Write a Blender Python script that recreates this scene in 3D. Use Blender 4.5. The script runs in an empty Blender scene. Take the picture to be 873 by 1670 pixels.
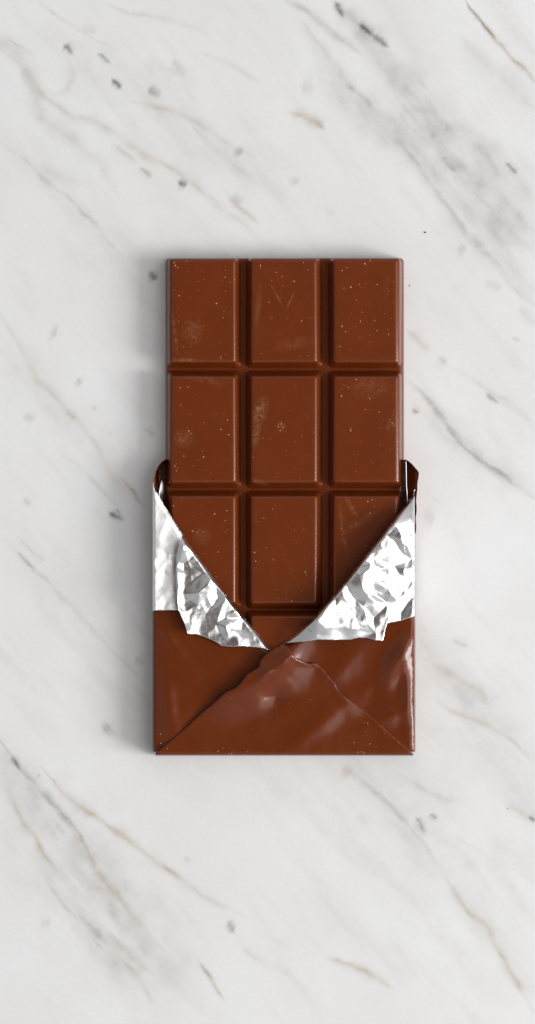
import bpy, bmesh, math, random
import numpy as np
from mathutils import Vector
from mathutils.geometry import delaunay_2d_cdt

# ---------------------------------------------------------------- units
# one unit of the layout below is 0.18 mm (the chocolate bar comes out about 70 mm wide)
S = 0.00018
D = 3600.0            # camera height in layout units
CX, CY = 436.5, 835.0
def W(x, y, z):
    """layout point (x right, y down, z up) seen straight from above -> world metres"""
    k = (D - z) / D
    return ((x - CX) * k * S, (CY - y) * k * S, z * S)

scene = bpy.context.scene
# ---------------------------------------------------------------- camera
cam = bpy.data.cameras.new('camera')
co = bpy.data.objects.new('camera', cam)
scene.collection.objects.link(co)
co.location = (0, 0, D * S)
co.rotation_euler = (0, 0, 0)
cam.sensor_fit = 'VERTICAL'
cam.sensor_height = 24
cam.lens = 24 * D / 1670.0
cam.clip_start = 0.01
cam.clip_end = 50
scene.camera = co
# ---------------------------------------------------------------- light
world = bpy.data.worlds.new('World')
scene.world = world
world.use_nodes = True
bg = world.node_tree.nodes['Background']
wn = world.node_tree
_tc = wn.nodes.new('ShaderNodeTexCoord'); _sx = wn.nodes.new('ShaderNodeSeparateXYZ')
wn.links.new(_tc.outputs['Generated'], _sx.inputs[0])
# an even, dim room: pale walls and ceiling, dark straight above, the window side a little brighter
_r = wn.nodes.new('ShaderNodeMapRange'); _r.inputs[1].default_value = 0.86; _r.inputs[2].default_value = 0.99; _r.interpolation_type = 'SMOOTHSTEP'
_r.inputs[3].default_value = 0.43; _r.inputs[4].default_value = 0.11
wn.links.new(_sx.outputs['Z'], _r.inputs[0])
_x = wn.nodes.new('ShaderNodeMapRange'); _x.inputs[1].default_value = -1; _x.inputs[2].default_value = 1
_x.inputs[3].default_value = 0.65; _x.inputs[4].default_value = 1.35
wn.links.new(_sx.outputs['X'], _x.inputs[0])
_m = wn.nodes.new('ShaderNodeMath'); _m.operation = 'MULTIPLY'
wn.links.new(_r.outputs[0], _m.inputs[0]); wn.links.new(_x.outputs[0], _m.inputs[1])
wn.links.new(_m.outputs[0], bg.inputs[1])
_c = wn.nodes.new('ShaderNodeMix'); _c.data_type = 'RGBA'
_c.inputs[6].default_value = (1.0, 0.80, 0.70, 1); _c.inputs[7].default_value = (0.985, 0.985, 1.0, 1)
_k = wn.nodes.new('ShaderNodeMapRange'); _k.inputs[1].default_value = 0.11; _k.inputs[2].default_value = 0.30
wn.links.new(_r.outputs[0], _k.inputs[0]); wn.links.new(_k.outputs[0], _c.inputs[0]); wn.links.new(_c.outputs[2], bg.inputs[0])

def area(name, loc, sx, sy, power, col, target=(0, 0, 0)):
    l = bpy.data.lights.new(name, 'AREA')
    l.shape = 'RECTANGLE'; l.size = sx; l.size_y = sy
    l.energy = power; l.color = col
    o = bpy.data.objects.new(name, l)
    scene.collection.objects.link(o)
    o.location = loc
    d = Vector(target) - Vector(loc)
    o.rotation_euler = d.to_track_quat('-Z', 'Y').to_euler()
    return o
# tall window to the right of the table
area('window_light', (2.38, -0.58, 1.38), 1.2, 1.1, 68, (1.0, 0.99, 0.975))
# added broad fill lamp above the window, for soft sheen on wrapper and foil
area('broad_fill_light', (1.45, -0.3, 2.3), 2.4, 1.7, 19, (1.0, 0.99, 0.97))
scene.view_settings.view_transform = 'Standard'
scene.view_settings.look = 'None'
scene.view_settings.exposure = 0
scene.view_settings.gamma = 1
scene.view_settings.use_curve_mapping = False
scene.render.engine = 'CYCLES'

# ---------------------------------------------------------------- numpy noise
class Noise:
    def __init__(self, seed):
        self.t = np.random.RandomState(seed).rand(256, 256)
    def v(self, x, y):
        xi = np.floor(x).astype(int); yi = np.floor(y).astype(int)
        fx = x - xi; fy = y - yi
        fx = fx * fx * (3 - 2 * fx); fy = fy * fy * (3 - 2 * fy)
        a = self.t[xi % 256, yi % 256]; b = self.t[(xi + 1) % 256, yi % 256]
        c = self.t[xi % 256, (yi + 1) % 256]; d = self.t[(xi + 1) % 256, (yi + 1) % 256]
        return (a * (1 - fx) + b * fx) * (1 - fy) + (c * (1 - fx) + d * fx) * fy
    def f(self, x, y, s, o=4):
        """fractal noise in -1..1, feature size s"""
        r = 0; a = 1; n = 0
        for i in range(o):
            r = r + a * (self.v(x / s + 17.3 * i, y / s + 5.1 * i) * 2 - 1); n += a
            a *= 0.5; s /= 2.03
        return r / n

def polydist(x, y, pts):
    """distance to a polyline and fraction of the way along it"""
    best = np.full(x.shape, 1e9); tb = np.zeros(x.shape)
    p = np.array(pts, float)
    L = np.hypot(*(p[1:] - p[:-1]).T); cum = np.concatenate([[0], np.cumsum(L)])
    for i in range(len(p) - 1):
        dx, dy = p[i + 1] - p[i]
        t = np.clip(((x - p[i, 0]) * dx + (y - p[i, 1]) * dy) / max(L[i] ** 2, 1e-9), 0, 1)
        d = np.hypot(x - p[i, 0] - t * dx, y - p[i, 1] - t * dy)
        m = d < best
        best = np.where(m, d, best); tb = np.where(m, (cum[i] + t * L[i]) / cum[-1], tb)
    return best, tb

# ---------------------------------------------------------------- materials
def newmat(name):
    m = bpy.data.materials.new(name); m.use_nodes = True
    nt = m.node_tree; b = nt.nodes['Principled BSDF']
    return m, nt, b
def nd(nt, t, **kw):
    n = nt.nodes.new(t)
    for k, v in kw.items():
        if k in ('operation', 'blend_type', 'data_type', 'feature', 'attribute_name', 'distance', 'normalize', 'clamp', 'interpolation_type'):
            setattr(n, k, v)
        else:
            n.inputs[k].default_value = v
    return n
def lk(nt, a, b): nt.links.new(a, b)
def coords(nt, scale=(1, 1, 1)):
    """object coordinates in layout units"""
    tc = nd(nt, 'ShaderNodeTexCoord'); mp = nd(nt, 'ShaderNodeMapping')
    mp.inputs['Scale'].default_value = tuple(c / S for c in scale)
    lk(nt, tc.outputs['Object'], mp.inputs['Vector'])
    return mp.outputs[0]
def noise(nt, vec, size, detail=4, rough=0.55, dist=0.0):
    n = nd(nt, 'ShaderNodeTexNoise', Scale=1.0 / size, Detail=detail, Roughness=rough, Distortion=dist)
    lk(nt, vec, n.inputs['Vector']); return n
def ramp(nt, val, lo, hi, a=0.0, b=1.0):
    r = nd(nt, 'ShaderNodeMapRange'); r.inputs[1].default_value = lo; r.inputs[2].default_value = hi
    r.inputs[3].default_value = a; r.inputs[4].default_value = b
    lk(nt, val, r.inputs[0]); return r.outputs[0]
def math_(nt, op, a, b=None):
    n = nd(nt, 'ShaderNodeMath', operation=op)
    for i, v in enumerate((a, b)):
        if v is None: continue
        if isinstance(v, (int, float)): n.inputs[i].default_value = v
        else: lk(nt, v, n.inputs[i])
    return n.outputs[0]
def mixc(nt, fac, a, b):
    n = nt.nodes.new('ShaderNodeMix'); n.data_type = 'RGBA'
    if isinstance(fac, (int, float)): n.inputs[0].default_value = fac
    else: lk(nt, fac, n.inputs[0])
    for i, v in ((6, a), (7, b)):
        if isinstance(v, tuple): n.inputs[i].default_value = (*v, 1)
        else: lk(nt, v, n.inputs[i])
    return n.outputs[2]
def bump(nt, b, h, strength, dist, prev=None):
    n = nd(nt, 'ShaderNodeBump', Strength=strength, Distance=dist * S)
    lk(nt, h, n.inputs['Height'])
    if prev: lk(nt, prev, n.inputs['Normal'])
    if b: lk(nt, n.outputs[0], b.inputs['Normal'])
    return n.outputs[0]

# marble
MARBLE, nt, b = newmat('polished_marble')
v = coords(nt)
at = nd(nt, 'ShaderNodeAttribute', attribute_name='veins')
sep = nd(nt, 'ShaderNodeSeparateColor'); lk(nt, at.outputs['Color'], sep.inputs[0])
big = noise(nt, v, 260, 5)
fine = noise(nt, v, 5, 4, 0.7)
mid = noise(nt, v, 26, 4, 0.6)
base = mixc(nt, ramp(nt, big.outputs[0], .3, .7), (0.780, 0.780, 0.774), (0.850, 0.852, 0.860))
base = mixc(nt, ramp(nt, fine.outputs[0], .45, .75, 0, .16), base, (0.66, 0.655, 0.645))
cry = nd(nt, 'ShaderNodeTexVoronoi', Scale=1 / 4.5); lk(nt, v, cry.inputs['Vector'])
sc = nd(nt, 'ShaderNodeSeparateColor'); lk(nt, cry.outputs['Color'], sc.inputs[0])
base = mixc(nt, ramp(nt, sc.outputs[0], .55, 1, 0, .10), base, (0.92, 0.92, 0.92))
brk = ramp(nt, mid.outputs[0], .32, .62, .65, 1.1)
brf = ramp(nt, fine.outputs[0], .3, .7, .88, 1.08)
def am(o): return math_(nt, 'MINIMUM', math_(nt, 'MULTIPLY', math_(nt, 'MULTIPLY', o, brk), brf), 1.0)
base = mixc(nt, am(sep.outputs[0]), base, (0.46, 0.46, 0.435))
base = mixc(nt, am(sep.outputs[1]), base, (0.50, 0.405, 0.305))
base = mixc(nt, am(sep.outputs[2]), base, (0.13, 0.135, 0.135))
lk(nt, base, b.inputs['Base Color'])
b.inputs['Roughness'].default_value = 0.38
b.inputs['Specular IOR Level'].default_value = 0.3

def chocolate_mat(name, albedo, rough, spec, dust=True, coat=0.0):
    m, nt, b = newmat(name)
    v = coords(nt)
    n1 = noise(nt, v, 60, 5); n2 = noise(nt, v, 7, 4, .7); n3 = noise(nt, v, 1.6, 3, .6)
    dk = tuple(c * 0.91 for c in albedo)
    col = mixc(nt, ramp(nt, n1.outputs[0], .35, .65), dk, albedo)
    if dust:
        # fine pale dust and scuffs left by handling
        vo = nd(nt, 'ShaderNodeTexVoronoi', Scale=1 / 7.5); lk(nt, v, vo.inputs['Vector'])
        vs = nd(nt, 'ShaderNodeSeparateColor'); lk(nt, vo.outputs['Color'], vs.inputs[0])
        rad = ramp(nt, vs.outputs[0], .72, 1.0, 0.0, .16)
        dot = math_(nt, 'LESS_THAN', vo.outputs['Distance'], rad)
        dm = math_(nt, 'MULTIPLY', dot, ramp(nt, noise(nt, v, 45, 3).outputs[0], .4, .62, .15, .75))
        col = mixc(nt, dm, col, (0.42, 0.19, 0.09))
        # rubbed patches
        sv = coords(nt, (1, .35, 1))
        rub = math_(nt, 'MULTIPLY', ramp(nt, noise(nt, sv, 20, 5, .75, .8).outputs[0], .60, .78),
                    ramp(nt, n2.outputs[0], .4, .65))
        col = mixc(nt, math_(nt, 'MULTIPLY', rub, .30), col, (0.34, 0.15, 0.075))
        # scuffs where the surface was touched: (x, y, half length, half width, angle, strength)
        tc = nd(nt, 'ShaderNodeTexCoord'); tot = None
        for (sx, sy, ra, rb, an, st) in ((424, 672, 11, 24, 18, .6), (418, 705, 7, 22, 8, .5), (421, 500, 4, 34, 6, .35), (285, 540, 3, 34, -8, .45), (298, 587, 22, 3, 0, .55),
                                         (315, 540, 16, 20, 0, .35), (340, 620, 34, 6, 8, .22), (560, 868, 4, 40, -8, .35), (572, 825, 4, 22, -28, .4), (604, 632, 30, 16, 0, .28), (640, 692, 8, 14, 20, .4),
                                         (452, 482, 1.6, 16, -28, .6), (474, 489, 1.6, 15, 24, .6), (424, 787, 16, 4, 20, .35), (300, 715, 16, 14, 0, .3), (330, 875, 14, 14, 0, .25), (590, 850, 30, 8, -30, .2), (458, 696, 8, 9, 0, .45), (480, 560, 30, 10, -10, .2)):
            mp = nd(nt, 'ShaderNodeMapping'); mp.vector_type = 'TEXTURE'
            kk = (D - 45) / D
            mp.inputs['Location'].default_value = ((sx - CX) * kk * S, (CY - sy) * kk * S, 45 * S)
            mp.inputs['Rotation'].default_value = (0, 0, -math.radians(an))
            mp.inputs['Scale'].default_value = (ra * S * 1.3, rb * S * 1.3, 40 * S)
            lk(nt, tc.outputs['Object'], mp.inputs['Vector'])
            ln = nd(nt, 'ShaderNodeVectorMath', operation='LENGTH'); lk(nt, mp.outputs[0], ln.inputs[0])
            q = ramp(nt, ln.outputs['Value'], .35, 1.0, st, 0.0)
            tot = q if tot is None else math_(nt, 'MAXIMUM', tot, q)
        gr = ramp(nt, noise(nt, v, 9, 6, .72, 1.2).outputs[0], .40, .68)
        col = mixc(nt, math_(nt, 'MULTIPLY', tot, gr), col, (0.40, 0.19, 0.10))
    lk(nt, col, b.inputs['Base Color'])
    rr = ramp(nt, n2.outputs[0], .3, .7, rough * .88, rough * 1.15)
    lk(nt, rr, b.inputs['Roughness'])
    b.inputs['Specular IOR Level'].default_value = spec
    p = bump(nt, None, n3.outputs[0], 0.12, 0.4)
    bump(nt, b, n2.outputs[0], 0.12, 0.8, p)
    return m
CHOC = chocolate_mat('milk_chocolate', (0.158, 0.0280, 0.0035), 0.22, 0.55)
WRAP = chocolate_mat('glossy_brown_paper', (0.140, 0.0248, 0.0032), 0.20, 0.48, dust=False)
FLECK, nt, b = newmat('chocolate_dust'); b.inputs['Base Color'].default_value = (0.46, 0.22, 0.11, 1); b.inputs['Roughness'].default_value = .6
CRUMB, nt, b = newmat('dark_crumb')
n_ = noise(nt, coords(nt), 1.0, 2); lk(nt, mixc(nt, n_.outputs[0], (.02, .012, .008), (.09, .06, .04)), b.inputs['Base Color'])
b.inputs['Roughness'].default_value = .7

def foil_mat(name, rough, bs, col=(0.90, 0.90, 0.905)):
    m, nt, b = newmat(name)
    v = coords(nt)
    n1 = noise(nt, v, 5, 4, .6, .6); n2 = noise(nt, v, 18, 3)
    lk(nt, mixc(nt, n1.outputs[0], tuple(c * .94 for c in col), col), b.inputs['Base Color'])
    b.inputs['Metallic'].default_value = 1.0
    lk(nt, ramp(nt, n2.outputs[0], .3, .7, rough * .8, rough * 1.25), b.inputs['Roughness'])
    vo = nd(nt, 'ShaderNodeTexVoronoi', feature='DISTANCE_TO_EDGE', Scale=1 / 14.0)
    wv = nd(nt, 'ShaderNodeMix', data_type='VECTOR'); wv.inputs[0].default_value = .8
    vm = nd(nt, 'ShaderNodeVectorMath', operation='ADD'); vs = nd(nt, 'ShaderNodeVectorMath', operation='SCALE')
    vs.inputs['Scale'].default_value = 9
    lk(nt, n1.outputs['Color'], vs.inputs[0]); lk(nt, v, vm.inputs[0]); lk(nt, vs.outputs[0], vm.inputs[1])
    lk(nt, vm.outputs[0], vo.inputs['Vector'])
    p = bump(nt, None, ramp(nt, vo.outputs['Distance'], 0, .10), bs, 0.5)
    bump(nt, b, n1.outputs[0], bs, 1.0, p)
    return m
FOIL = foil_mat('crumpled_foil', 0.23, .05)
FOILM = foil_mat('satin_foil', 0.50, .08, (.95,.95,.955))

# ---------------------------------------------------------------- object helpers
def link(o, parent=None):
    scene.collection.objects.link(o)
    if parent: o.parent = parent
    return o
def mesh_obj(name, verts, faces, mats, parent=None, smooth=True):
    me = bpy.data.meshes.new(name)
    me.from_pydata([tuple(p) for p in verts], [], [tuple(f) for f in faces])
    for m in mats: me.materials.append(m)
    me.update()
    if smooth: me.shade_smooth()
    return link(bpy.data.objects.new(name, me), parent)
def thing(name, label, cat, loc=(0, 0, 0)):
    o = bpy.data.objects.new(name, None); scene.collection.objects.link(o)
    o.empty_display_size = .02
    o['label'] = label; o['category'] = cat
    return o

def rring(x0, x1, y0, y1, r, z, n=6):
    pts = []
    for cx, cy, a0 in ((x1 - r, y1 - r, 0), (x0 + r, y1 - r, 90), (x0 + r, y0 + r, 180), (x1 - r, y0 + r, 270)):
        for i in range(n + 1):
            a = math.radians(a0 + 90 * i / n)
            px_, py_ = cx + r * math.cos(a), cy + r * math.sin(a)
            pts.append(W(px_ + .3 * math.sin(py_ * .09 + px_ * .031) + .12 * math.sin(py_ * .41), py_ + .3 * math.sin(px_ * .08 + py_ * .023), z))
    return pts
def loft(name, rings, mat, parent):
    """rings of (x0,x1,y0,y1,corner radius,z) from the bottom up, both ends closed"""
    V = []; F = []
    for r in rings: V += rring(*r)
    n = len(V) // len(rings)
    for k in range(len(rings) - 1):
        for i in range(n):
            j = (i + 1) % n
            F.append((k * n + i, (k + 1) * n + i, (k + 1) * n + j, k * n + j))
    F.append(tuple(range(n)))
    F.append(tuple(reversed(range((len(rings) - 1) * n, len(rings) * n))))
    return mesh_obj(name, V, F, [mat], parent)

# ---------------------------------------------------------------- marble tabletop
def build_marble():
    st = 1.9
    ix = np.arange(-8, 882, st); iy = np.arange(-8, 1679, st)
    def ext(a, far):
        o = [a[0]]; s = st
        while o[-1] > -far: s *= 1.25; o.append(o[-1] - s)
        lo = np.array(o[1:][::-1]); o = [a[-1]]; s = st
        while o[-1] < far + a[-1]: s *= 1.25; o.append(o[-1] + s)
        return np.concatenate([lo, a, np.array(o[1:])])
    gx = ext(ix, 3200); gy = ext(iy, 3200)
    X, Y = np.meshgrid(gx, gy)
    N = Noise(5)
    wx = X + 4.5 * N.f(X, Y, 60) + 2.5 * N.f(X + 900, Y, 14)
    wy = Y + 4.5 * N.f(X + 300, Y + 500, 60) + 2.5 * N.f(X, Y + 900, 14)
    G = np.zeros(X.shape); T = np.zeros(X.shape); K = np.zeros(X.shape)
    chan = {'g': G, 't': T, 'd': K}
    rs = np.random.RandomState(3)
    FIB = N.f((X * .62 + Y * .78) / 5 + 40, (X * .78 - Y * .62) + 90, 22, 4)
    def vein(kind, s, w, pts, soft=0.0, br=.5):
        p = np.array(pts, float)
        m = w * 4 + 14
        x0, y0 = p.min(0) - m; x1, y1 = p.max(0) + m
        i0, i1 = np.searchsorted(gx, (x0, x1)); j0, j1 = np.searchsorted(gy, (y0, y1))
        if i1 - i0 < 2 or j1 - j0 < 2: return
        sl = (slice(j0, j1), slice(i0, i1))
        x = wx[sl]; y = wy[sl]
        d, t = polydist(x, y, pts)
        o = rs.rand() * 500
        ww = (w * (1.0 if kind == 'd' else 1.6) + .6) * (.65 + .8 * N.v(x / 30 + o, y / 30))
        s_ = s * ({'d': 1.3, 'g': 1.12, 't': 1.1}[kind] if soft == 0 else 1.75)
        tap = np.clip(np.minimum(t, 1 - t) * 5 + .05, 0, 1)
        ww = ww * (.35 + .65 * tap)
        a = s_ * np.exp(-(d / ww) ** (1.5 if soft == 0 else 2.0)) * (.25 + .75 * tap)
        a *= np.clip(1 - br + br * 2 * N.v(x / 22 + o, y / 22 + o), 0, 1.4)
        if soft: a = a * np.clip(.75 + .8 * FIB[sl], 0, 1.4)
        c = chan[kind]; c[sl] = np.maximum(c[sl], a) if soft == 0 else np.minimum(c[sl] + a, 1)
    B = dict(soft=1, br=.35)
    # broad soft grey bands
    vein('g', .34, 19, [(590, 60), (650, 130), (720, 200), (780, 250), (840, 320), (890, 390)], **B)
    vein('g', .20, 15, [(640, 180), (700, 235), (760, 300), (830, 370), (880, 420)], **B)
    vein('g', .30, 13, [(500, 50), (560, 150), (620, 200), (700, 270), (760, 350), (873, 480)], **B)
    vein('g', .26, 34, [(0, 1230), (60, 1330), (120, 1440), (190, 1540), (260, 1640)], **B)
    vein('g', .20, 20, [(120, 1330), (180, 1440), (260, 1540), (330, 1640)], **B)
    vein('g', .24, 12, [(680, 660), (730, 710), (790, 755), (873, 810)], **B)
    vein('g', .10, 34, [(60, 40), (190, 130), (290, 190), (400, 270), (470, 380)], **B)
    vein('g', .12, 20, [(0, 210), (60, 270), (120, 310), (170, 370), (230, 430)], **B)
    vein('g', .11, 24, [(10, 540), (60, 620), (140, 710), (200, 790)], **B)
    vein('g', .10, 16, [(20, 880), (90, 960), (150, 1020), (230, 1100)], **B)
    vein('g', .12, 34, [(560, 1230), (680, 1330), (760, 1440), (860, 1590)], **B)
    vein('g', .10, 40, [(740, 1100), (800, 1240), (873, 1340)], **B)
    vein('g', .12, 22, [(680, 1040), (780, 1130), (873, 1230)], **B)
    # upper left
    vein('t', .34, 3.2, [(0, 78), (38, 112), (70, 158), (118, 192), (150, 196), (190, 218), (228, 248), (290, 280), (345, 325), (395, 365), (430, 400)])
    vein('t', .30, 3, [(115, 95), (122, 122), (110, 148), (92, 158)])
    vein('t', .22, 2.2, [(40, 122), (70, 148), (100, 160)])
    vein('g', .40, 2.2, [(10, 60), (30, 75), (54, 95)])
    vein('d', .60, 5, [(104, 74), (112, 80), (120, 88)]); vein('d', .35, 3, [(160, 88), (170, 98), (178, 106)])
    vein('d', .45, 2.0, [(158, 86), (166, 94)]); vein('d', .5, 3, [(180, 130), (190, 137), (198, 146)])
    vein('g', .7, 4, [(242, 145), (252, 152), (264, 160)])
    vein('g', .5, 4.5, [(284, 98), (292, 115), (306, 128)]); vein('g', .3, 3, [(268, 112), (290, 120), (306, 128)])
    vein('t', .25, 3, [(130, 48), (145, 46), (158, 52)])
    vein('g', .24, 2.6, [(170, 2), (210, 20), (260, 26), (310, 42), (340, 55)])
    vein('t', .18, 2.2, [(320, 82), (345, 92), (380, 105), (430, 140)])
    vein('g', .26, 2, [(60, 0), (100, 30), (150, 60), (200, 90)])
    vein('t', .24, 2.4, [(215, 165), (290, 185), (350, 215), (385, 240), (415, 255)])
    vein('g', .65, 7, [(384, 243), (396, 250)]); vein('d', .12, 5, [(386, 246), (396, 250)])
    vein('t', .55, 2, [(226, 274), (236, 282), (246, 292)])
    vein('d', .50, 5, [(290, 295), (304, 301)]); vein('t', .4, 4, [(280, 278), (308, 290)])
    vein('t', .40, 2.4, [(372, 314), (385, 332), (398, 345), (424, 368)]); vein('g', .34, 6, [(380, 316), (398, 332)])
    vein('g', .45, 3, [(0, 226), (20, 245), (48, 265), (85, 300), (110, 320), (140, 350), (170, 385), (200, 420)])
    vein('t', .22, 4, [(60, 268), (92, 282), (130, 300)]); vein('g', .45, 3, [(118, 325), (134, 345), (152, 360)])
    vein('t', .26, 2.4, [(185, 235), (225, 268)])
    vein('t', .18, 2, [(300, 190), (350, 240), (420, 300)])
    # upper right
    vein('g', .45, 3.4, [(463, 0), (500, 18), (545, 55), (600, 95)])
    vein('d', .60, 5, [(548, 4), (556, 18), (562, 28)]); vein('d', .72, 5, [(584, 38), (596, 46), (612, 58)])
    vein('d', .50, 3, [(608, 56), (622, 66), (634, 78)]); vein('g', .6, 10, [(552, 14), (598, 50), (632, 76)])
    vein('g', .55, 5, [(494, 36), (520, 70), (548, 110), (570, 140), (600, 168), (625, 205), (660, 240), (690, 280), (720, 325), (760, 380), (800, 420), (873, 490)])
    vein('g', .45, 4, [(625, 110), (645, 155), (680, 195), (715, 240), (745, 285), (790, 330), (850, 395)])
    vein('g', .35, 3, [(640, 165), (670, 205), (700, 235), (730, 262), (745, 300), (758, 322)])
    vein('d', .28, 2.6, [(715, 252), (730, 268), (744, 280)])
    vein('g', .3, 3, [(560, 60), (640, 90), (700, 150), (760, 215), (815, 250), (873, 300)])
    vein('d', .45, 1.8, [(825, 268), (834, 276), (844, 284)]); vein('t', .5, 1.8, [(824, 268), (846, 286)])
    vein('t', .75, 2.2, [(757, 0), (764, 16), (788, 40), (812, 72), (845, 105), (873, 135)]); vein('d', .35, 1.6, [(757, 0), (764, 16), (788, 40), (812, 72)])
    vein('t', .55, 4, [(474, 182), (496, 190), (518, 202), (530, 212)]); vein('g', .35, 5, [(500, 190), (530, 210)])
    vein('g', .3, 6, [(492, 138), (512, 140)]); vein('t', .3, 4, [(472, 288), (486, 298)])
    vein('t', .28, 2.5, [(530, 340), (545, 348)]); vein('g', .3, 5, [(744, 408), (760, 412)])
    vein('g', .25, 6, [(750, 60), (820, 130), (873, 180)])
    # left middle
    vein('t', .55, 4.5, [(244, 446), (256, 456)]); vein('d', .35, 4, [(242, 447), (256, 455)])
    vein('t', .30, 3.4, [(0, 515), (30, 558), (60, 620), (95, 652), (120, 680), (150, 715), (185, 775), (215, 805), (232, 828)])
    vein('g', .45, 5, [(80, 540), (92, 545)]); vein('g', .45, 4, [(40, 675), (58, 685)])
    vein('g', .45, 3.2, [(124, 620), (132, 630)]); vein('g', .45, 3.2, [(152, 660), (158, 668)])
    vein('t', .6, 3.2, [(108, 672), (124, 686)]); vein('g', .25, 2.4, [(95, 740), (140, 770), (190, 820)])
    vein('t', .5, 2, [(196, 776), (216, 800), (234, 828)])
    vein('d', .55, 4.5, [(176, 834), (188, 842), (202, 848)]); vein('d', .35, 2.4, [(190, 828), (194, 840)])
    vein('g', .5, 4, [(42, 812), (52, 822)])
    vein('d', .32, 2.2, [(28, 900), (40, 914), (56, 926)]); vein('g', .38, 2.6, [(5, 882), (45, 915), (85, 958), (130, 1005), (190, 1070), (240, 1120)])
    vein('t', .8, 2, [(56, 930), (58, 932)]); vein('g', .3, 2, [(30, 880), (60, 905), (80, 920)])
    vein('g', .35, 5, [(222, 1076), (236, 1086)]); vein('g', .45, 6, [(170, 1194), (182, 1184)])
    vein('g', .2, 2.4, [(210, 1110), (250, 1160)]); vein('t', .3, 2, [(238, 700), (254, 712)])
    # right middle
    vein('t', .34, 3, [(662, 540), (690, 562), (705, 572)]); vein('t', .42, 4.5, [(716, 580), (728, 592)])
    vein('t', .22, 2.4, [(728, 592), (780, 622), (810, 645), (850, 670)]); vein('d', .38, 3.4, [(790, 638), (802, 650), (812, 657)])
    vein('g', .2, 2, [(812, 657), (873, 690)])
    vein('g', .60, 4, [(662, 622), (690, 642), (710, 665), (735, 700), (765, 735), (795, 760), (830, 780), (873, 815)])
    vein('d', .20, 2.6, [(725, 690), (750, 722), (790, 755), (830, 778)])
    vein('t', .7, 2.2, [(672, 667), (684, 674)]); vein('g', .22, 9, [(690, 840), (712, 846)])
    vein('g', .45, 4, [(770, 400), (806, 425), (836, 465), (873, 500)]); vein('g', .3, 4, [(790, 462), (820, 468)])
    vein('g', .28, 4, [(850, 500), (873, 535)]); vein('t', .25, 2, [(835, 550), (850, 558)])
    vein('t', .35, 2.2, [(736, 1044), (750, 1050), (764, 1056)]); vein('t', .26, 3, [(690, 1074), (740, 1105), (785, 1132), (800, 1155)])
    vein('t', .34, 3, [(705, 1138), (730, 1158), (760, 1172), (800, 1185), (840, 1208), (873, 1240)])
    vein('t', .2, 3, [(686, 1024), (700, 1030)])
    # lower left
    vein('d', .50, 2.6, [(16, 1232), (24, 1246), (32, 1258)]); vein('g', .75, 4, [(0, 1205), (24, 1245), (60, 1285), (95, 1320), (130, 1360), (150, 1400), (175, 1440)])
    vein('t', .50, 2.6, [(65, 1250), (90, 1275), (110, 1300), (140, 1322), (175, 1345), (200, 1360), (260, 1410), (300, 1440), (330, 1462), (370, 1480), (400, 1495)])
    vein('t', .45, 2.8, [(20, 1305), (35, 1340), (65, 1385), (90, 1420)]); vein('g', .3, 7, [(40, 1300), (80, 1330), (120, 1380)])
    vein('t', .40, 3, [(95, 1325), (130, 1370), (160, 1420), (185, 1455), (215, 1490), (245, 1525), (270, 1550)])
    vein('g', .50, 6, [(120, 1480), (160, 1520), (190, 1555), (220, 1590), (250, 1640)]); vein('d', .18, 5, [(130, 1492), (165, 1530)])
    vein('t', .35, 2.2, [(175, 1480), (202, 1508)]); vein('t', .3, 3, [(135, 1445), (170, 1448), (195, 1470)])
    vein('t', .4, 3.5, [(180, 1520), (215, 1560), (248, 1590)]); vein('g', .4, 4, [(90, 1300), (118, 1338)])
    vein('g', .45, 2.4, [(60, 1420), (110, 1480), (160, 1540), (215, 1600)])
    vein('d', .55, 4.5, [(370, 1502), (376, 1510), (382, 1518)]); vein('t', .5, 2.2, [(322, 1566), (345, 1598), (370, 1630)]); vein('d', .3, 2, [(326, 1572), (344, 1594)])
    vein('g', .35, 3.4, [(66, 1504), (84, 1506)]); vein('g', .3, 4, [(300, 1402), (312, 1406)])
    vein('t', .5, 2, [(60, 1264), (62, 1266)]); vein('g', .25, 3, [(390, 1540), (440, 1580)])
    # lower right
    vein('g', .40, 3, [(550, 1240), (575, 1262), (610, 1290), (650, 1325), (690, 1370), (720, 1420)])
    vein('t', .3, 4.5, [(558, 1250), (572, 1262)]); vein('d', .48, 3.6, [(680, 1332), (688, 1342), (692, 1352)])
    vein('d', .45, 3.6, [(702, 1326), (714, 1336)]); vein('g', .5, 7, [(674, 1346), (700, 1350)])
    vein('t', .48, 3, [(726, 1430), (745, 1462), (765, 1490), (795, 1515), (815, 1550), (840, 1595), (870, 1650)])
    vein('g', .3, 3, [(690, 1370), (726, 1430)]); vein('t', .30, 3.4, [(580, 1328), (600, 1346)])
    vein('t', .52, 3, [(530, 1560), (552, 1564), (580, 1578), (606, 1592), (640, 1610)])
    vein('d', .5, 3, [(862, 1334), (873, 1338)]); vein('t', .3, 3, [(820, 1310), (873, 1340)])
    vein('t', .25, 2.4, [(640, 1262), (700, 1290), (760, 1310)]); vein('g', .28, 3, [(825, 1200), (873, 1235)])
    vein('g', .16, 3, [(430, 1520), (480, 1550)]); vein('t', .2, 3, [(440, 1570), (475, 1590)])
    vein('g', .14, 2, [(720, 1350), (800, 1400), (873, 1440)])
    vein('d', .7, 1.4, [(824, 1321), (826, 1321)])
    # crop strip below and the slab past the frame
    for i in range(260):
        a = rs.uniform(-2200, 3000); c = rs.uniform(-2200, 3800)
        if -60 < a < 930 and -60 < c < 1600: continue
        n = rs.randint(3, 8); p = [(a, c)]
        for k in range(n): p.append((p[-1][0] + rs.uniform(15, 60), p[-1][1] + rs.uniform(15, 65)))
        vein(rs.choice(['g', 't', 'g']), rs.uniform(.15, .5), rs.uniform(2, 12), p)
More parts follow.
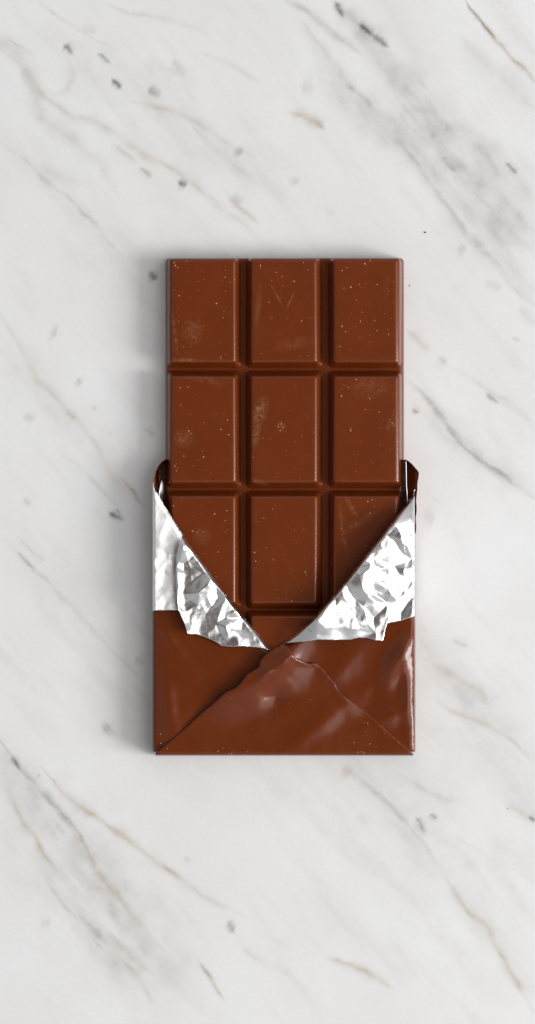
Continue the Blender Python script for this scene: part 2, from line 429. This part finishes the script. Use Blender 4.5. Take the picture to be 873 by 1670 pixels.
    # faint cloudy streaks everywhere, stretched along the veining
    u = (X * .62 + Y * .78); w_ = (X * .78 - Y * .62)
    cl = N.f(u / 3.2, w_, 70, 5)
    G += np.clip(cl - .08, 0, 1) * .22
    cl2 = N.f(u / 4 + 700, w_ + 300, 26, 4)
    G += np.clip(cl2 - .22, 0, 1) * .22
    T += np.clip(N.f(u / 4 + 70, w_ + 900, 34, 4) - .28, 0, 1) * .3
    ny, nx = X.shape
    co_ = np.zeros((ny * nx, 3), np.float32)
    co_[:, 0] = ((X - CX) * S).ravel(); co_[:, 1] = ((CY - Y) * S).ravel()
    idx = np.arange(ny * nx).reshape(ny, nx)
    q = np.stack([idx[:-1, :-1], idx[1:, :-1], idx[1:, 1:], idx[:-1, 1:]], -1).reshape(-1, 4)
    me = bpy.data.meshes.new('marble_tabletop')
    me.vertices.add(len(co_)); me.vertices.foreach_set('co', co_.ravel())
    me.loops.add(q.size); me.loops.foreach_set('vertex_index', q.ravel().astype(np.int32))
    me.polygons.add(len(q))
    me.polygons.foreach_set('loop_start', np.arange(0, q.size, 4, dtype=np.int32))
    me.update(calc_edges=True)
    at = me.color_attributes.new('veins', 'FLOAT_COLOR', 'POINT')
    c = np.ones((ny * nx, 4), np.float32); c[:, 0] = G.ravel(); c[:, 1] = T.ravel(); c[:, 2] = K.ravel()
    at.data.foreach_set('color', c.ravel())
    me.materials.append(MARBLE)
    o = link(bpy.data.objects.new('marble_tabletop', me)); o['kind'] = 'structure'
    # thickness of the slab below the sheet
    V = []
    xa, xb, ya, yb = gx[0], gx[-1], gy[0], gy[-1]
    for z in (-0.8, -110):
        V += [((x - CX) * S, (CY - y) * S, z * S) for x, y in ((xa, ya), (xb, ya), (xb, yb), (xa, yb))]
    s = mesh_obj('slab_body', V, [(0, 1, 2, 3), (7, 6, 5, 4), (0, 4, 5, 1), (1, 5, 6, 2), (2, 6, 7, 3), (3, 7, 4, 0)], [MARBLE], o, False)
build_marble()

# ---------------------------------------------------------------- chocolate bar
H = 45.0; ZB = 19.0; Z0 = 2.0
bar = thing('chocolate_bar', 'milk chocolate bar of raised rectangular pieces lying unwrapped to two thirds on white marble', 'chocolate bar')
XL0, XR0, YT0, YB0 = 269.5, 659.5, 421.0, 1192.0         # outline at the table
COL = [(280, 383.5), (411, 516.5), (545.5, 648.5)]
ROW = [(424, 590), (614.5, 786), (810, 983), (1005.5, 1180)]
def lerp(a, b, t): return a + (b - a) * t
def outl(z):
    t = (z - Z0) / (H - Z0)
    return (lerp(XL0, COL[0][0] - 2.5, t), lerp(XR0, COL[2][1] + 2.5, t), lerp(YT0, ROW[0][0] - 2, t), lerp(YB0, ROW[3][1] + 2, t))
rings = []
for z, i in ((Z0, 1.5), (Z0 + 1, .4), (Z0 + 3, 0), (12, 0), (ZB - 3, 0), (ZB - 1.6, .4), (ZB - .5, 1.4), (ZB, 3), (ZB, 6)):
    a = outl(min(z, ZB)); rings.append((a[0] + i, a[1] - i, a[2] + i, a[3] - i, 7, z))
loft('slab', rings, CHOC, bar)
rnd = random.Random(4)
for r in range(4):
    for c in range(3):
        x0, x1 = COL[c]; y0, y1 = ROW[r]
        rings = []
        for z, f in ((ZB - 1.5, 1.25), (ZB + .6, 1.12), (ZB + 2, 1.0), (ZB + 10, .66), (H - 4.4, .25), (H - 3.0, .165), (H - 1.8, .07), (H - .85, -.05), (H - .2, -.20), (H, -.38), (H, -.9)):
            g = 8.6
            a = outl(min(z, H))
            ex = f * 2.5 if f < 0 else 0
            def side(lo_out, edge, sgn, outer):
                if outer and f >= 0: return lo_out + sgn * (-2.5 * (1 - 0) + 2.5) * 0
                return edge - sgn * g * f
            X0 = a[0] + (0.4 if z < ZB + 3 else 0) + (2.5 - 2.5) if (c == 0 and f >= .1) else x0 - g * f
            X1 = a[1] - (0.4 if z < ZB + 3 else 0) if (c == 2 and f >= .1) else x1 + g * f
            Y0 = a[2] + (0.4 if z < ZB + 3 else 0) if (r == 0 and f >= .1) else y0 - g * f
            Y1 = a[3] - (0.4 if z < ZB + 3 else 0) if (r == 3 and f >= .1) else y1 + g * f
            rings.append((X0, X1, Y0, Y1, 3.2 + max(f, 0) * 4, z))
        loft('chocolate_piece', rings, CHOC, bar)

# pale flakes and crumbs of chocolate stuck on the pieces
def flakes(name, spots, z, mat, parent, seed):
    rn = random.Random(seed); V = []; F = []
    for (x, y, r) in spots:
        a = rn.uniform(0, 6.3); el = rn.uniform(1, 2.2) if rn.random() < .35 else rn.uniform(1, 1.3); n = 6
        b0 = len(V); hh = .35 * r; zz = z(x, y) if callable(z) else z
        for k in range(n):
            t = k / n * 6.283; q = r * rn.uniform(.7, 1.15)
            u, v_ = q * el * math.cos(t), q * math.sin(t) / el
            V.append(W(x + u * math.cos(a) - v_ * math.sin(a), y + u * math.sin(a) + v_ * math.cos(a), zz + .05))
        V.append(W(x, y, zz + hh + .1))
        for k in range(n): F.append((b0 + (k + 1) % n, b0 + k, b0 + n))
    o = mesh_obj(name, V, F, [mat], parent, False); o['kind'] = 'stuff'
    return o
spots = []
big = [(286, 433, 1.6), (284, 428, 1.3), (290, 436, 1.2), (367, 452, 1.2), (353, 495, 1.5), (305, 426, .9), (364, 518, 1), (292, 482, 1.2), (360, 700, 1.4), (373, 709, 1.5), (371, 685, 1.2),
       (425, 433, 1.6), (451, 444, 1.3), (460, 451, 1.2), (480, 459, 1.3), (439, 493, 1.2), (502, 440, 1.1), (495, 428, 1), (492, 523, 1.2), (572, 468, 2.0), (595, 430, 1.6), (566, 436, 1.2), (558, 441, 1.3),
       (561, 470, 1.2), (586, 464, 1.2), (615, 464, 1.2), (588, 524, 1.3), (558, 532, 1.5), (564, 541, 1.1), (555, 565, 1.3), (615, 539, 1.1), (634, 545, 1.1), (591, 509, 1.1), (604, 425, 1.2), (557, 646, 1.6),
       (603, 650, 1.2), (572, 702, 1.6), (596, 668, 1.1), (618, 672, 1.2), (640, 690, 1.3), (581, 619, 1.4), (568, 632, 1), (332, 745, 1.6), (300, 744, 1.2), (350, 838, 1.6), (370, 833, 1.3), (367, 849, 1.1), (314, 866, 1.5), (322, 868, 1),
       (332, 867, 1), (356, 900, 1.2), (285, 760, 1.3), (288, 768, 1.1), (283, 825, 1.3), (415, 901, 1.6), (417, 915, 1.2), (446, 913, 1), (430, 845, 1.1), (498, 933, 1.5), (500, 937, 1), (604, 837, 1.4), (600, 818, 1.5), (607, 815, 1.2),
       (557, 862, 1.3), (596, 891, 1), (454, 696, 1.3), (459, 691, 1.2), (462, 697, 1.1), (457, 702, 1.2), (308, 703, 1.4), (312, 707, 1.1), (294, 632, 1.3), (295, 661, 1.1), (476, 980, 1.4), (445, 830, 1.1)]
spots += big
for r in range(3):
    for c in range(3):
        for _ in range(20):
            cx = rnd.uniform(COL[c][0] + 3, COL[c][1] - 3); cy = rnd.uniform(ROW[r][0] + 3, ROW[r][1] - 3)
            if r == 2 and cy - 800 > 1.5 * min(cx - 255, (680 - cx) * .8): continue
            spots.append((cx, cy, rnd.choice([.45, .5, .6, .7])))
flakes('chocolate_flakes', spots, H, FLECK, bar, 2)

# ---------------------------------------------------------------- wrapper sheets
NZ = Noise(11)
def cdt_mesh(pts, edges, poly):
    r = delaunay_2d_cdt([Vector(p) for p in pts], edges, [poly], 1, 1e-4)
    return r[0], r[2]
def densify(poly, st, jag=0.0, seed=0):
    rn = random.Random(seed); out = []
    for i in range(len(poly)):
        a = poly[i]; b_ = poly[(i + 1) % len(poly)]
        L = math.hypot(b_[0] - a[0], b_[1] - a[1]); n = max(1, int(L / st))
        for k in range(n):
            t = k / n
            j = jag * rn.uniform(-1, 1) if 0 < k else 0
            out.append((lerp(a[0], b_[0], t) - (b_[1] - a[1]) / L * j, lerp(a[1], b_[1], t) + (b_[0] - a[0]) / L * j))
    return out
def inside(x, y, poly):
    p = np.array(poly); n = len(p); r = np.zeros(x.shape, bool); j = n - 1
    for i in range(n):
        c = ((p[i, 1] > y) != (p[j, 1] > y)) & (x < (p[j, 0] - p[i, 0]) * (y - p[i, 1]) / (p[j, 1] - p[i, 1] + 1e-12) + p[i, 0])
        r ^= c; j = i
    return r
class Facets:
    """crumple: flat facets between sharp creases, from a coarse triangulation with random heights"""
    def __init__(self, box, st, amp, seed, jit=.42):
        rn = np.random.RandomState(seed)
        x0, y0, x1, y1 = box
        xs = np.arange(x0 - st, x1 + st * 1.5, st); ys = np.arange(y0 - st, y1 + st * 1.5, st)
        X, Y = np.meshgrid(xs, ys)
        X = X + rn.uniform(-jit, jit, X.shape) * st; Y = Y + rn.uniform(-jit, jit, X.shape) * st
        P = list(zip(X.ravel(), Y.ravel()))
        r = delaunay_2d_cdt([Vector(p) for p in P], [], [], 0, 1e-4)
        self.p = np.array([tuple(q) for q in r[0]]); self.h = rn.uniform(-1, 1, len(self.p)) * amp
        self.t = [f for f in r[2]]
    def z(self, x, y):
        r = 1.0
        return sum(self.z0(x + r * math.cos(a), y + r * math.sin(a)) for a in (.3, 1.56, 2.8, 4.1, 5.3)) / 5
    def z0(self, x, y):
        x, y = x + 5 * NZ.f(x, y, 34, 1), y + 5 * NZ.f(x + 200, y + 80, 34, 1)
        out = np.zeros(x.shape)
        for f in self.t:
            a, b_, c = (self.p[i] for i in f)
            d = (b_[1] - c[1]) * (a[0] - c[0]) + (c[0] - b_[0]) * (a[1] - c[1])
            if abs(d) < 1e-9: continue
            m = (x >= min(a[0], b_[0], c[0])) & (x <= max(a[0], b_[0], c[0])) & (y >= min(a[1], b_[1], c[1])) & (y <= max(a[1], b_[1], c[1]))
            if not m.any(): continue
            xm, ym = x[m], y[m]
            u = ((b_[1] - c[1]) * (xm - c[0]) + (c[0] - b_[0]) * (ym - c[1])) / d
            v_ = ((c[1] - a[1]) * (xm - c[0]) + (a[0] - c[0]) * (ym - c[1])) / d
            w = 1 - u - v_
            ok = (u >= -1e-6) & (v_ >= -1e-6) & (w >= -1e-6)
            val = u * self.h[f[0]] + v_ * self.h[f[1]] + w * self.h[f[2]]
            o = out[m]; o[ok] = val[ok]; out[m] = o
        return out

EL, ER, EB = 254.0, 672.5, 1227.5       # where the top face turns down into the walls
RR = 4.0
def wrapmap(x, y, z):
    """turn the parts of a sheet past the box edges down into its walls"""
    X = x.copy(); Y = y.copy(); Z = z.copy()
    def fold(s):
        ang = np.clip(s / RR, 0, math.pi / 2)
        out = RR * np.sin(ang); dn = RR * (1 - np.cos(ang)) + np.clip(s - RR * math.pi / 2, 0, None) * .985
        out = out + np.clip(s - RR * math.pi / 2, 0, None) * .035
        return out, dn
    m = x < EL; o, d = fold(np.clip(EL - x, 0, None)); X = np.where(m, EL - o, X); Z = Z - np.where(m, d, 0)
    m = x > ER; o, d = fold(np.clip(x - ER, 0, None)); X = np.where(m, ER + o, X); Z = Z - np.where(m, d, 0)
    m = y > EB; o, d = fold(np.clip(y - EB, 0, None)); Y = np.where(m, EB + o, Y); Z = Z - np.where(m, d, 0)
    return X, Y, np.maximum(Z, 0.6)
def sheet(name, poly, zf, st, mats, parent, jag=0.0, seed=0, thick=.7, wrap=True, jit=.25, label=None):
    bd = densify(poly, st, jag, seed)
    rn = np.random.RandomState(seed)
    p = np.array(bd)
    xs = np.arange(p[:, 0].min(), p[:, 0].max(), st); ys = np.arange(p[:, 1].min(), p[:, 1].max(), st)
    X, Y = np.meshgrid(xs, ys); X = X.ravel() + rn.uniform(-jit, jit, X.size) * st; Y = Y.ravel() + rn.uniform(-jit, jit, Y.size) * st
    m = inside(X, Y, bd); X = X[m]; Y = Y[m]
    d, _ = polydist(X, Y, bd + [bd[0]])
    X = X[d > st * .5]; Y = Y[d > st * .5]
    pts = bd + list(zip(X, Y))
    V, F = cdt_mesh(pts, [], list(range(len(bd))))
    a = np.array([tuple(q) for q in V])
    z = zf(a[:, 0], a[:, 1])
    x, y = a[:, 0], a[:, 1]
    if wrap: x, y, z = wrapmap(x, y, z)
    V3 = [W(*q) for q in zip(x, y, z)]
    F2 = []
    for f in F:
        A, B_, C_ = (a[i] for i in f[:3])
        ar = (B_[0] - A[0]) * (C_[1] - A[1]) - (B_[1] - A[1]) * (C_[0] - A[0])
        F2.append(tuple(f) if ar < 0 else tuple(reversed(f)))
    o = mesh_obj(name, V3, F2, mats, parent)
    if thick:
        so = o.modifiers.new('thickness', 'SOLIDIFY'); so.thickness = thick * S; so.offset = -1
        if len(mats) > 1: so.material_offset = 1; so.material_offset_rim = 0
    if label: o['label'] = label
    return o
def G_(x, y, cx, cy, sx, sy, ang, a):
    c, s = math.cos(math.radians(ang)), math.sin(math.radians(ang))
    u = (x - cx) * c + (y - cy) * s; v_ = -(x - cx) * s + (y - cy) * c
    return a * np.exp(-(u / sx) ** 2 - (v_ / sy) ** 2)
def sst(a, b_, x):
    t = np.clip((x - a) / (b_ - a), 0, 1); return t * t * (3 - 2 * t)

wr = thing('candy_wrapper', 'glossy brown paper wrapper with silver lining peeled open around the lower bar', 'wrapper')
ZT = 48.0
# back sheet under the bar
sheet('back_panel', [(256, 800), (671, 800), (671, 1226), (256, 1226)], lambda x, y: np.full(x.shape, 1.2), 40, [FOILM, WRAP], wr, thick=.8, wrap=False)
WD = 46
# diagonal edges of the opening
DL = [(250, 786), (253, 803), (277, 838), (305, 883), (343, 935), (380, 985), (415, 1026), (441, 1060)]
DR = [(680, 800), (668, 815), (645, 845), (622, 875), (590, 915), (550, 965), (515, 1005), (485, 1032), (458, 1052)]

def z_left(x, y):
    z = ZT + .6 - 2.5 * sst(277, 254, x) + 1.2 * NZ.f(x, y, 70, 2) + .5 * NZ.f(x, y, 24, 2)
    z = z + G_(x, y, 275, 1150, 60, 12, 80, 2.0) + G_(x, y, 283, 1050, 44, 8, 52, 1.6)
    return z
sheet('left_panel', [(EL - WD, 860), (262, 860), (300, 905), (343, 955), (380, 1005), (415, 1040), (439, 1066), (470, 1110), (440, 1180), (400, 1226), (EL - WD, 1226)],
      z_left, 4.5, [WRAP, FOILM], wr, seed=1, label='darker left side panel tucked under the bottom flap')
def flat_step(x, y):
    """where the flap and the right panel lie flush"""
    return sst(60, 0, np.hypot(x - 573, y - 1143)) * 1.0
def common(x, y):
    z = 2.0 * NZ.f(x + 50, y + 90, 80, 2) + .35 * NZ.f(x, y, 22, 2)
    z = z + G_(x, y, 646, 1078, 46, 16, -58, 12) - G_(x, y, 628, 1100, 46, 12, -62, 3.5)
    z = z + G_(x, y, 664, 1120, 60, 9, 88, 4.5) + G_(x, y, 640, 1165, 28, 16, -25, 4.5)
    z = z + G_(x, y, 470, 1072, 34, 15, -50, 10) + G_(x, y, 455, 1105, 60, 34, -25, 3.5) + G_(x, y, 432, 1100, 22, 7, -50, 3)
    z = z - G_(x, y, 449, 1136, 19, 15, 0, 7) + G_(x, y, 525, 1178, 62, 18, -38, 3.0)
    z = z + G_(x, y, 560, 1085, 50, 22, -50, 2.5)
    return z
def z_right(x, y):
    z = ZT + .4 + common(x, y)
    return z
sheet('right_panel', [(ER + WD, 870), (664, 870), (640, 905), (605, 945), (570, 990), (520, 1036), (480, 1046), (462, 1052), (468, 1058), (470, 1100), (470, 1180), (520, 1226), (ER + WD, 1226)],
      z_right, 4.0, [WRAP, FOILM], wr, seed=2, label='right side panel with soft bulging highlights')
flapL = [(441, 1062), (432, 1069), (425, 1077), (423, 1087), (418, 1091), (412, 1095), (404, 1099), (398, 1107), (392, 1115), (386, 1121), (376, 1126), (367, 1130), (357, 1139), (345, 1150), (325, 1167), (290, 1199), (254, 1229)]
flapR = [(674, 1229), (640, 1199), (612, 1174), (592, 1157), (573, 1143), (557, 1132), (551, 1124), (546, 1113), (538, 1104), (528, 1092), (517, 1082), (511, 1081), (505, 1083), (495, 1079), (486, 1075), (479, 1069), (476, 1062), (468, 1054), (461, 1049)]
def z_flap(x, y):
    d, t = polydist(x, y, flapL)
    dr, tr = polydist(x, y, flapR[:-3])
    z = ZT + 1.6 + common(x, y)
    z = z + 14 * np.exp(-(d / 50) ** 2) * sst(268, 400, x) * sst(1222, 1110, y) + 1.0
    # the crack lip lifts a little, the rest of this edge lies flush
    z = z + 2.2 * np.exp(-(dr / 7) ** 2) * sst(.45, .60, tr) * (.6 + .8 * NZ.v(x / 9, y / 9))
    z = z - 1.7 * np.exp(-(dr / 12) ** 2) * np.exp(-((tr - .38) / .10) ** 2)
    return z
poly = flapL + [(254, EB + WD), (674, EB + WD)] + flapR
sheet('bottom_flap', poly, z_flap, 3.2, [WRAP, FOILM], wr, jag=.5, seed=3, thick=1.0, label='triangular bottom flap with a torn raised left edge and a small crack')

# foil: inner lining turned outwards over both panels
fa = Facets((240, 780, 460, 1070), 19, 3.9, 21); fb = Facets((240, 780, 460, 1070), 9, .5, 22)
fc = Facets((440, 780, 700, 1060), 19, 3.9, 23); fd = Facets((440, 780, 700, 1060), 9, .5, 24)
def crinkle(x, y, s, a):
    return a * (1 - np.abs(NZ.f(x + 33, y + 71, s, 2)) * 3).clip(0, 1)
def rim(d, h): return h * (1 - np.exp(-(d / 2.6) ** 2))
def z_foil_l1(x, y):
    d, t = polydist(x, y, DL)
    z = ZT + 7.5 + rim(d, 3) - .13 * (np.maximum(x, 250) - 250) + crinkle(x, y, 40, .7) + 2.5 * np.exp(-(np.hypot(x - 247, y - 916) / 7) ** 2)
    k = sst(870, 930, y + (x - 250) * .5)
    z = z + (.15 + 1.0 * k) * fa.z(x, y) * .3 + (.15 + 1.3 * k) * fb.z(x, y)
    return z + .6 * NZ.f(x, y, 30, 2)
def z_foil_l2(x, y):
    d, t = polydist(x, y, DL)
    db, _ = polydist(x, y, [(441, 1060), (395, 1054), (362, 1053), (330, 1037), (306, 1034)])
    q = .2 + .8 * sst(3, 22, db)
    z = ZT + 5.5 + rim(d, 6) + q * (fa.z(x, y) + fb.z(x, y)) + .10 * (340 - x) + crinkle(x, y, 30, .6) + 2.4 * NZ.f(x, y, 30, 1)
    dl, _ = polydist(x, y, [(300, 892), (289, 925), (289, 990), (305, 1030)])
    return z + 4 * np.exp(-(dl / 7) ** 2) + 6 * sst(1.0, .5, t) * np.exp(-(d / 40) ** 2)
L1 = [(EL - 34, 792), (EL - 5, 786), (252, 798), (277, 838), (305, 883), (330, 918), (330, 993), (310, 995), (EL, 995.5), (EL - 6, 996), (EL - 40, 997)]
sheet('foil_flap', L1, z_foil_l1, 1.7, [FOILM, WRAP], wr, jag=.35, seed=5, label='smooth satin foil strip wrapping the left edge')
L2 = [(298, 872), (305, 883), (343, 935), (380, 985), (415, 1026), (441, 1060), (420, 1056), (395, 1054), (378, 1054.5), (362, 1053), (345, 1043), (330, 1037), (318, 1034), (306, 1034), (302, 1020), (296, 1006), (291, 994), (288, 965), (287, 930), (288, 905), (292, 890)]
sheet('foil_flap', L2, z_foil_l2, 1.3, [FOIL, WRAP], wr, jag=.4, seed=6, label='crumpled silver foil triangle on the left side of the opening')
def z_foil_r1(x, y):
    d, t = polydist(x, y, DR)
    z = ZT + 1.5 + rim(d, 8) + 19 * np.exp(-(d / 45) ** 2) * sst(800, 860, y) + fc.z(x, y) * .75 * sst(800, 860, y) + fd.z(x, y) * .8
    return z - 4 * sst(640, 672, x)
def z_foil_r2(x, y):
    db, _ = polydist(x, y, [(462, 1049), (520, 1043), (585, 1040), (625, 1045), (632, 1014)])
    q = .2 + .8 * sst(3, 24, db)
    d, t = polydist(x, y, DR)
    z = ZT + 4.5 + rim(d, 9) + 20 * np.exp(-(d / 55) ** 2) * sst(470, 520, x) + q * (fc.z(x, y) * 1.1 + fd.z(x, y)) + crinkle(x, y, 30, .6) + 2.4 * NZ.f(x, y, 32, 1)
    return z
R1 = [(ER + 34, 792), (ER + 7, 798), (676, 804), (668, 815), (645, 845), (622, 875), (605, 896), (600, 1000), (610, 1022), (630, 1018), (655, 1012), (ER, 1006), (ER + 38, 1003)]
sheet('foil_flap', R1, z_foil_r1, 1.5, [FOIL, WRAP], wr, jag=.35, seed=7, label='bright crinkled foil strip wrapping the right edge')
R2 = [(640, 851.5), (622, 875), (590, 915), (550, 965), (515, 1005), (485, 1032), (462, 1049), (480, 1047.5), (500, 1046), (520, 1043), (545, 1044), (575, 1043), (585, 1040), (600, 1040), (612, 1044), (625, 1045), (628, 1030), (632, 1014), (642, 992), (654, 970), (660, 935), (662, 900), (655, 870)]
sheet('foil_flap', R2, z_foil_r2, 1.3, [FOIL, WRAP], wr, jag=.4, seed=8, label='crumpled silver foil triangle on the right side of the opening')

# wrapper walls that stand up beside the bar above the opening
def wall(path, z1, z0, lean, name, label):
    V = []; F = []; zs = np.linspace(0, 1, 9)
    pp = np.array(densify([*path], 3.0)[:])
    # open path
    q = []
    for i in range(len(path) - 1):
        a, b_ = path[i], path[i + 1]; n = max(1, int(math.hypot(b_[0] - a[0], b_[1] - a[1]) / 2.5))
        for k in range(n): q.append((lerp(a[0], b_[0], k / n), lerp(a[1], b_[1], k / n)))
    q.append(path[-1])
    for i, (x, y) in enumerate(q):
        top = z1 if i > 6 else lerp(z0, z1, math.sin(i / 6 * 1.57))
        for t in zs:
            z = 1.0 + (top - 1.0) * t
            xx = x - lean * 5 * (1 - t) ** 1.5 + .5 * math.sin(y * .21 + t * 3)
            V.append(W(xx, y, z))
    m = len(zs)
    for i in range(len(q) - 1):
        for k in range(m - 1):
            f = (i * m + k, (i + 1) * m + k, (i + 1) * m + k + 1, i * m + k + 1)
            F.append(f if lean < 0 else tuple(reversed(f)))
    o = mesh_obj(name, V, F, [WRAP, WRAP], wr)
    so = o.modifiers.new('thickness', 'SOLIDIFY'); so.thickness = .9 * S; so.offset = 0
    o['label'] = label
wall([(271, 749.5), (266, 752), (261, 757), (256, 764), (253, 771), (251.5, 780), (250.5, 795), (250.5, 830), (251, 870)], 44, 30, -1, 'side_wall', 'dark curled wrapper edge standing left of the bar')
wall([(661.5, 750), (667, 752.5), (673, 757.5), (678, 764), (682.5, 770), (682.5, 779), (681, 790), (679.5, 803), (679, 830), (678, 870)], 46, 30, 1, 'side_wall', 'curled brown wrapper edge standing right of the bar')
# inner lining sloping up to the curled edges
def z_in_r(x, y): return 16 + 27 * sst(660, 684, x) + 1.5 * NZ.f(x, y, 9, 2) + G_(x, y, 668, 800, 5, 10, 30, 5)
sheet('inner_lining', [(661.5, 751), (667, 753.5), (673, 758.5), (678, 765), (681.5, 771), (681.5, 779), (680, 790), (678.5, 803), (676, 830), (664, 850), (662.5, 800)], z_in_r, 2.2, [WRAP, WRAP], wr, seed=9, wrap=False, thick=.6)
def z_in_l(x, y): return 40 - 37 * sst(250, 259, x) + 1.2 * NZ.f(x, y, 9, 2)
sheet('inner_lining', [(270, 751), (262, 758), (257, 765), (253, 773), (252, 782), (251.5, 820), (256, 850), (274, 862), (273, 800)], z_in_l, 2.2, [WRAP, WRAP], wr, seed=10, wrap=False, thick=.6)
# thin bright foil edge strip along the right side of the bar, added pale sheet on the left in place of a whitish reflection
sheet('foil_edge_and_glint', [(661.8, 752), (662.9, 752), (663.6, 790), (665.8, 824), (664.8, 826), (662.5, 790)], lambda x, y: 47 - (y - 752) * .03, 2.0, [FOILM, FOILM], wr, seed=12, wrap=False, thick=.5)
sheet('foil_edge_and_glint', [(264, 782), (267, 786), (267, 812), (264, 820), (259, 812), (260, 800)], lambda x, y: 30 - (x - 259) * 1.2, 2.0, [FOILM, FOILM], wr, seed=13, wrap=False, thick=.5)

# flecks of chocolate on the wrapper
def wz(x, y):
    d, _ = polydist(x, y, flapL)
    return z_flap(x, y)
wsp = [(262, 1197, 1.1), (262, 1212, 1.3), (273, 1221, 1.1), (356, 1225, 1), (378, 1229, 1.3), (374, 1229, 1), (404, 1226, 1), (600, 1179, 1.2), (578, 1211, 1), (604, 1213, 1.1), (590, 1226, 1.2), (584, 1227, 1.2), (594, 1228, 1)]

rw = random.Random(8)
for _ in range(30):
    wx_ = rw.uniform(300, 630); wsp.append((wx_, rw.uniform(1228 - .75 * min(wx_ - 256, 672 - wx_) , 1224), rw.choice([.45, .55, .7])))
flakes('chocolate_flakes', wsp, lambda x, y: float(np.maximum(z_flap(np.array([x]), np.array([y])), z_left(np.array([x]), np.array([y])))[0]), FLECK, wr, 5)
# tiny dark crumb lying on the marble
def crumb(x, y, r, label, seed):
    rn = random.Random(seed); bm = bmesh.new(); bmesh.ops.create_icosphere(bm, subdivisions=2, radius=1)
    for v_ in bm.verts: v_.co *= rn.uniform(.75, 1.15)
    for v_ in bm.verts: v_.co = Vector((v_.co.x * r * S, v_.co.y * r * S * .8, (v_.co.z * .6 + .55) * r * S))
    me = bpy.data.meshes.new('crumb'); bm.to_mesh(me); bm.free(); me.materials.append(CRUMB)
    o = link(bpy.data.objects.new('crumb', me)); o.location = W(x, y, 0)
    o['label'] = label; o['category'] = 'crumb'
crumb(693.5, 379, 1.7, 'tiny dark crumb on the marble above the top right corner of the chocolate bar', 1)
crumb(668, 466, 1.1, 'tiny dark crumb on the marble just right of the top row of the bar', 2)
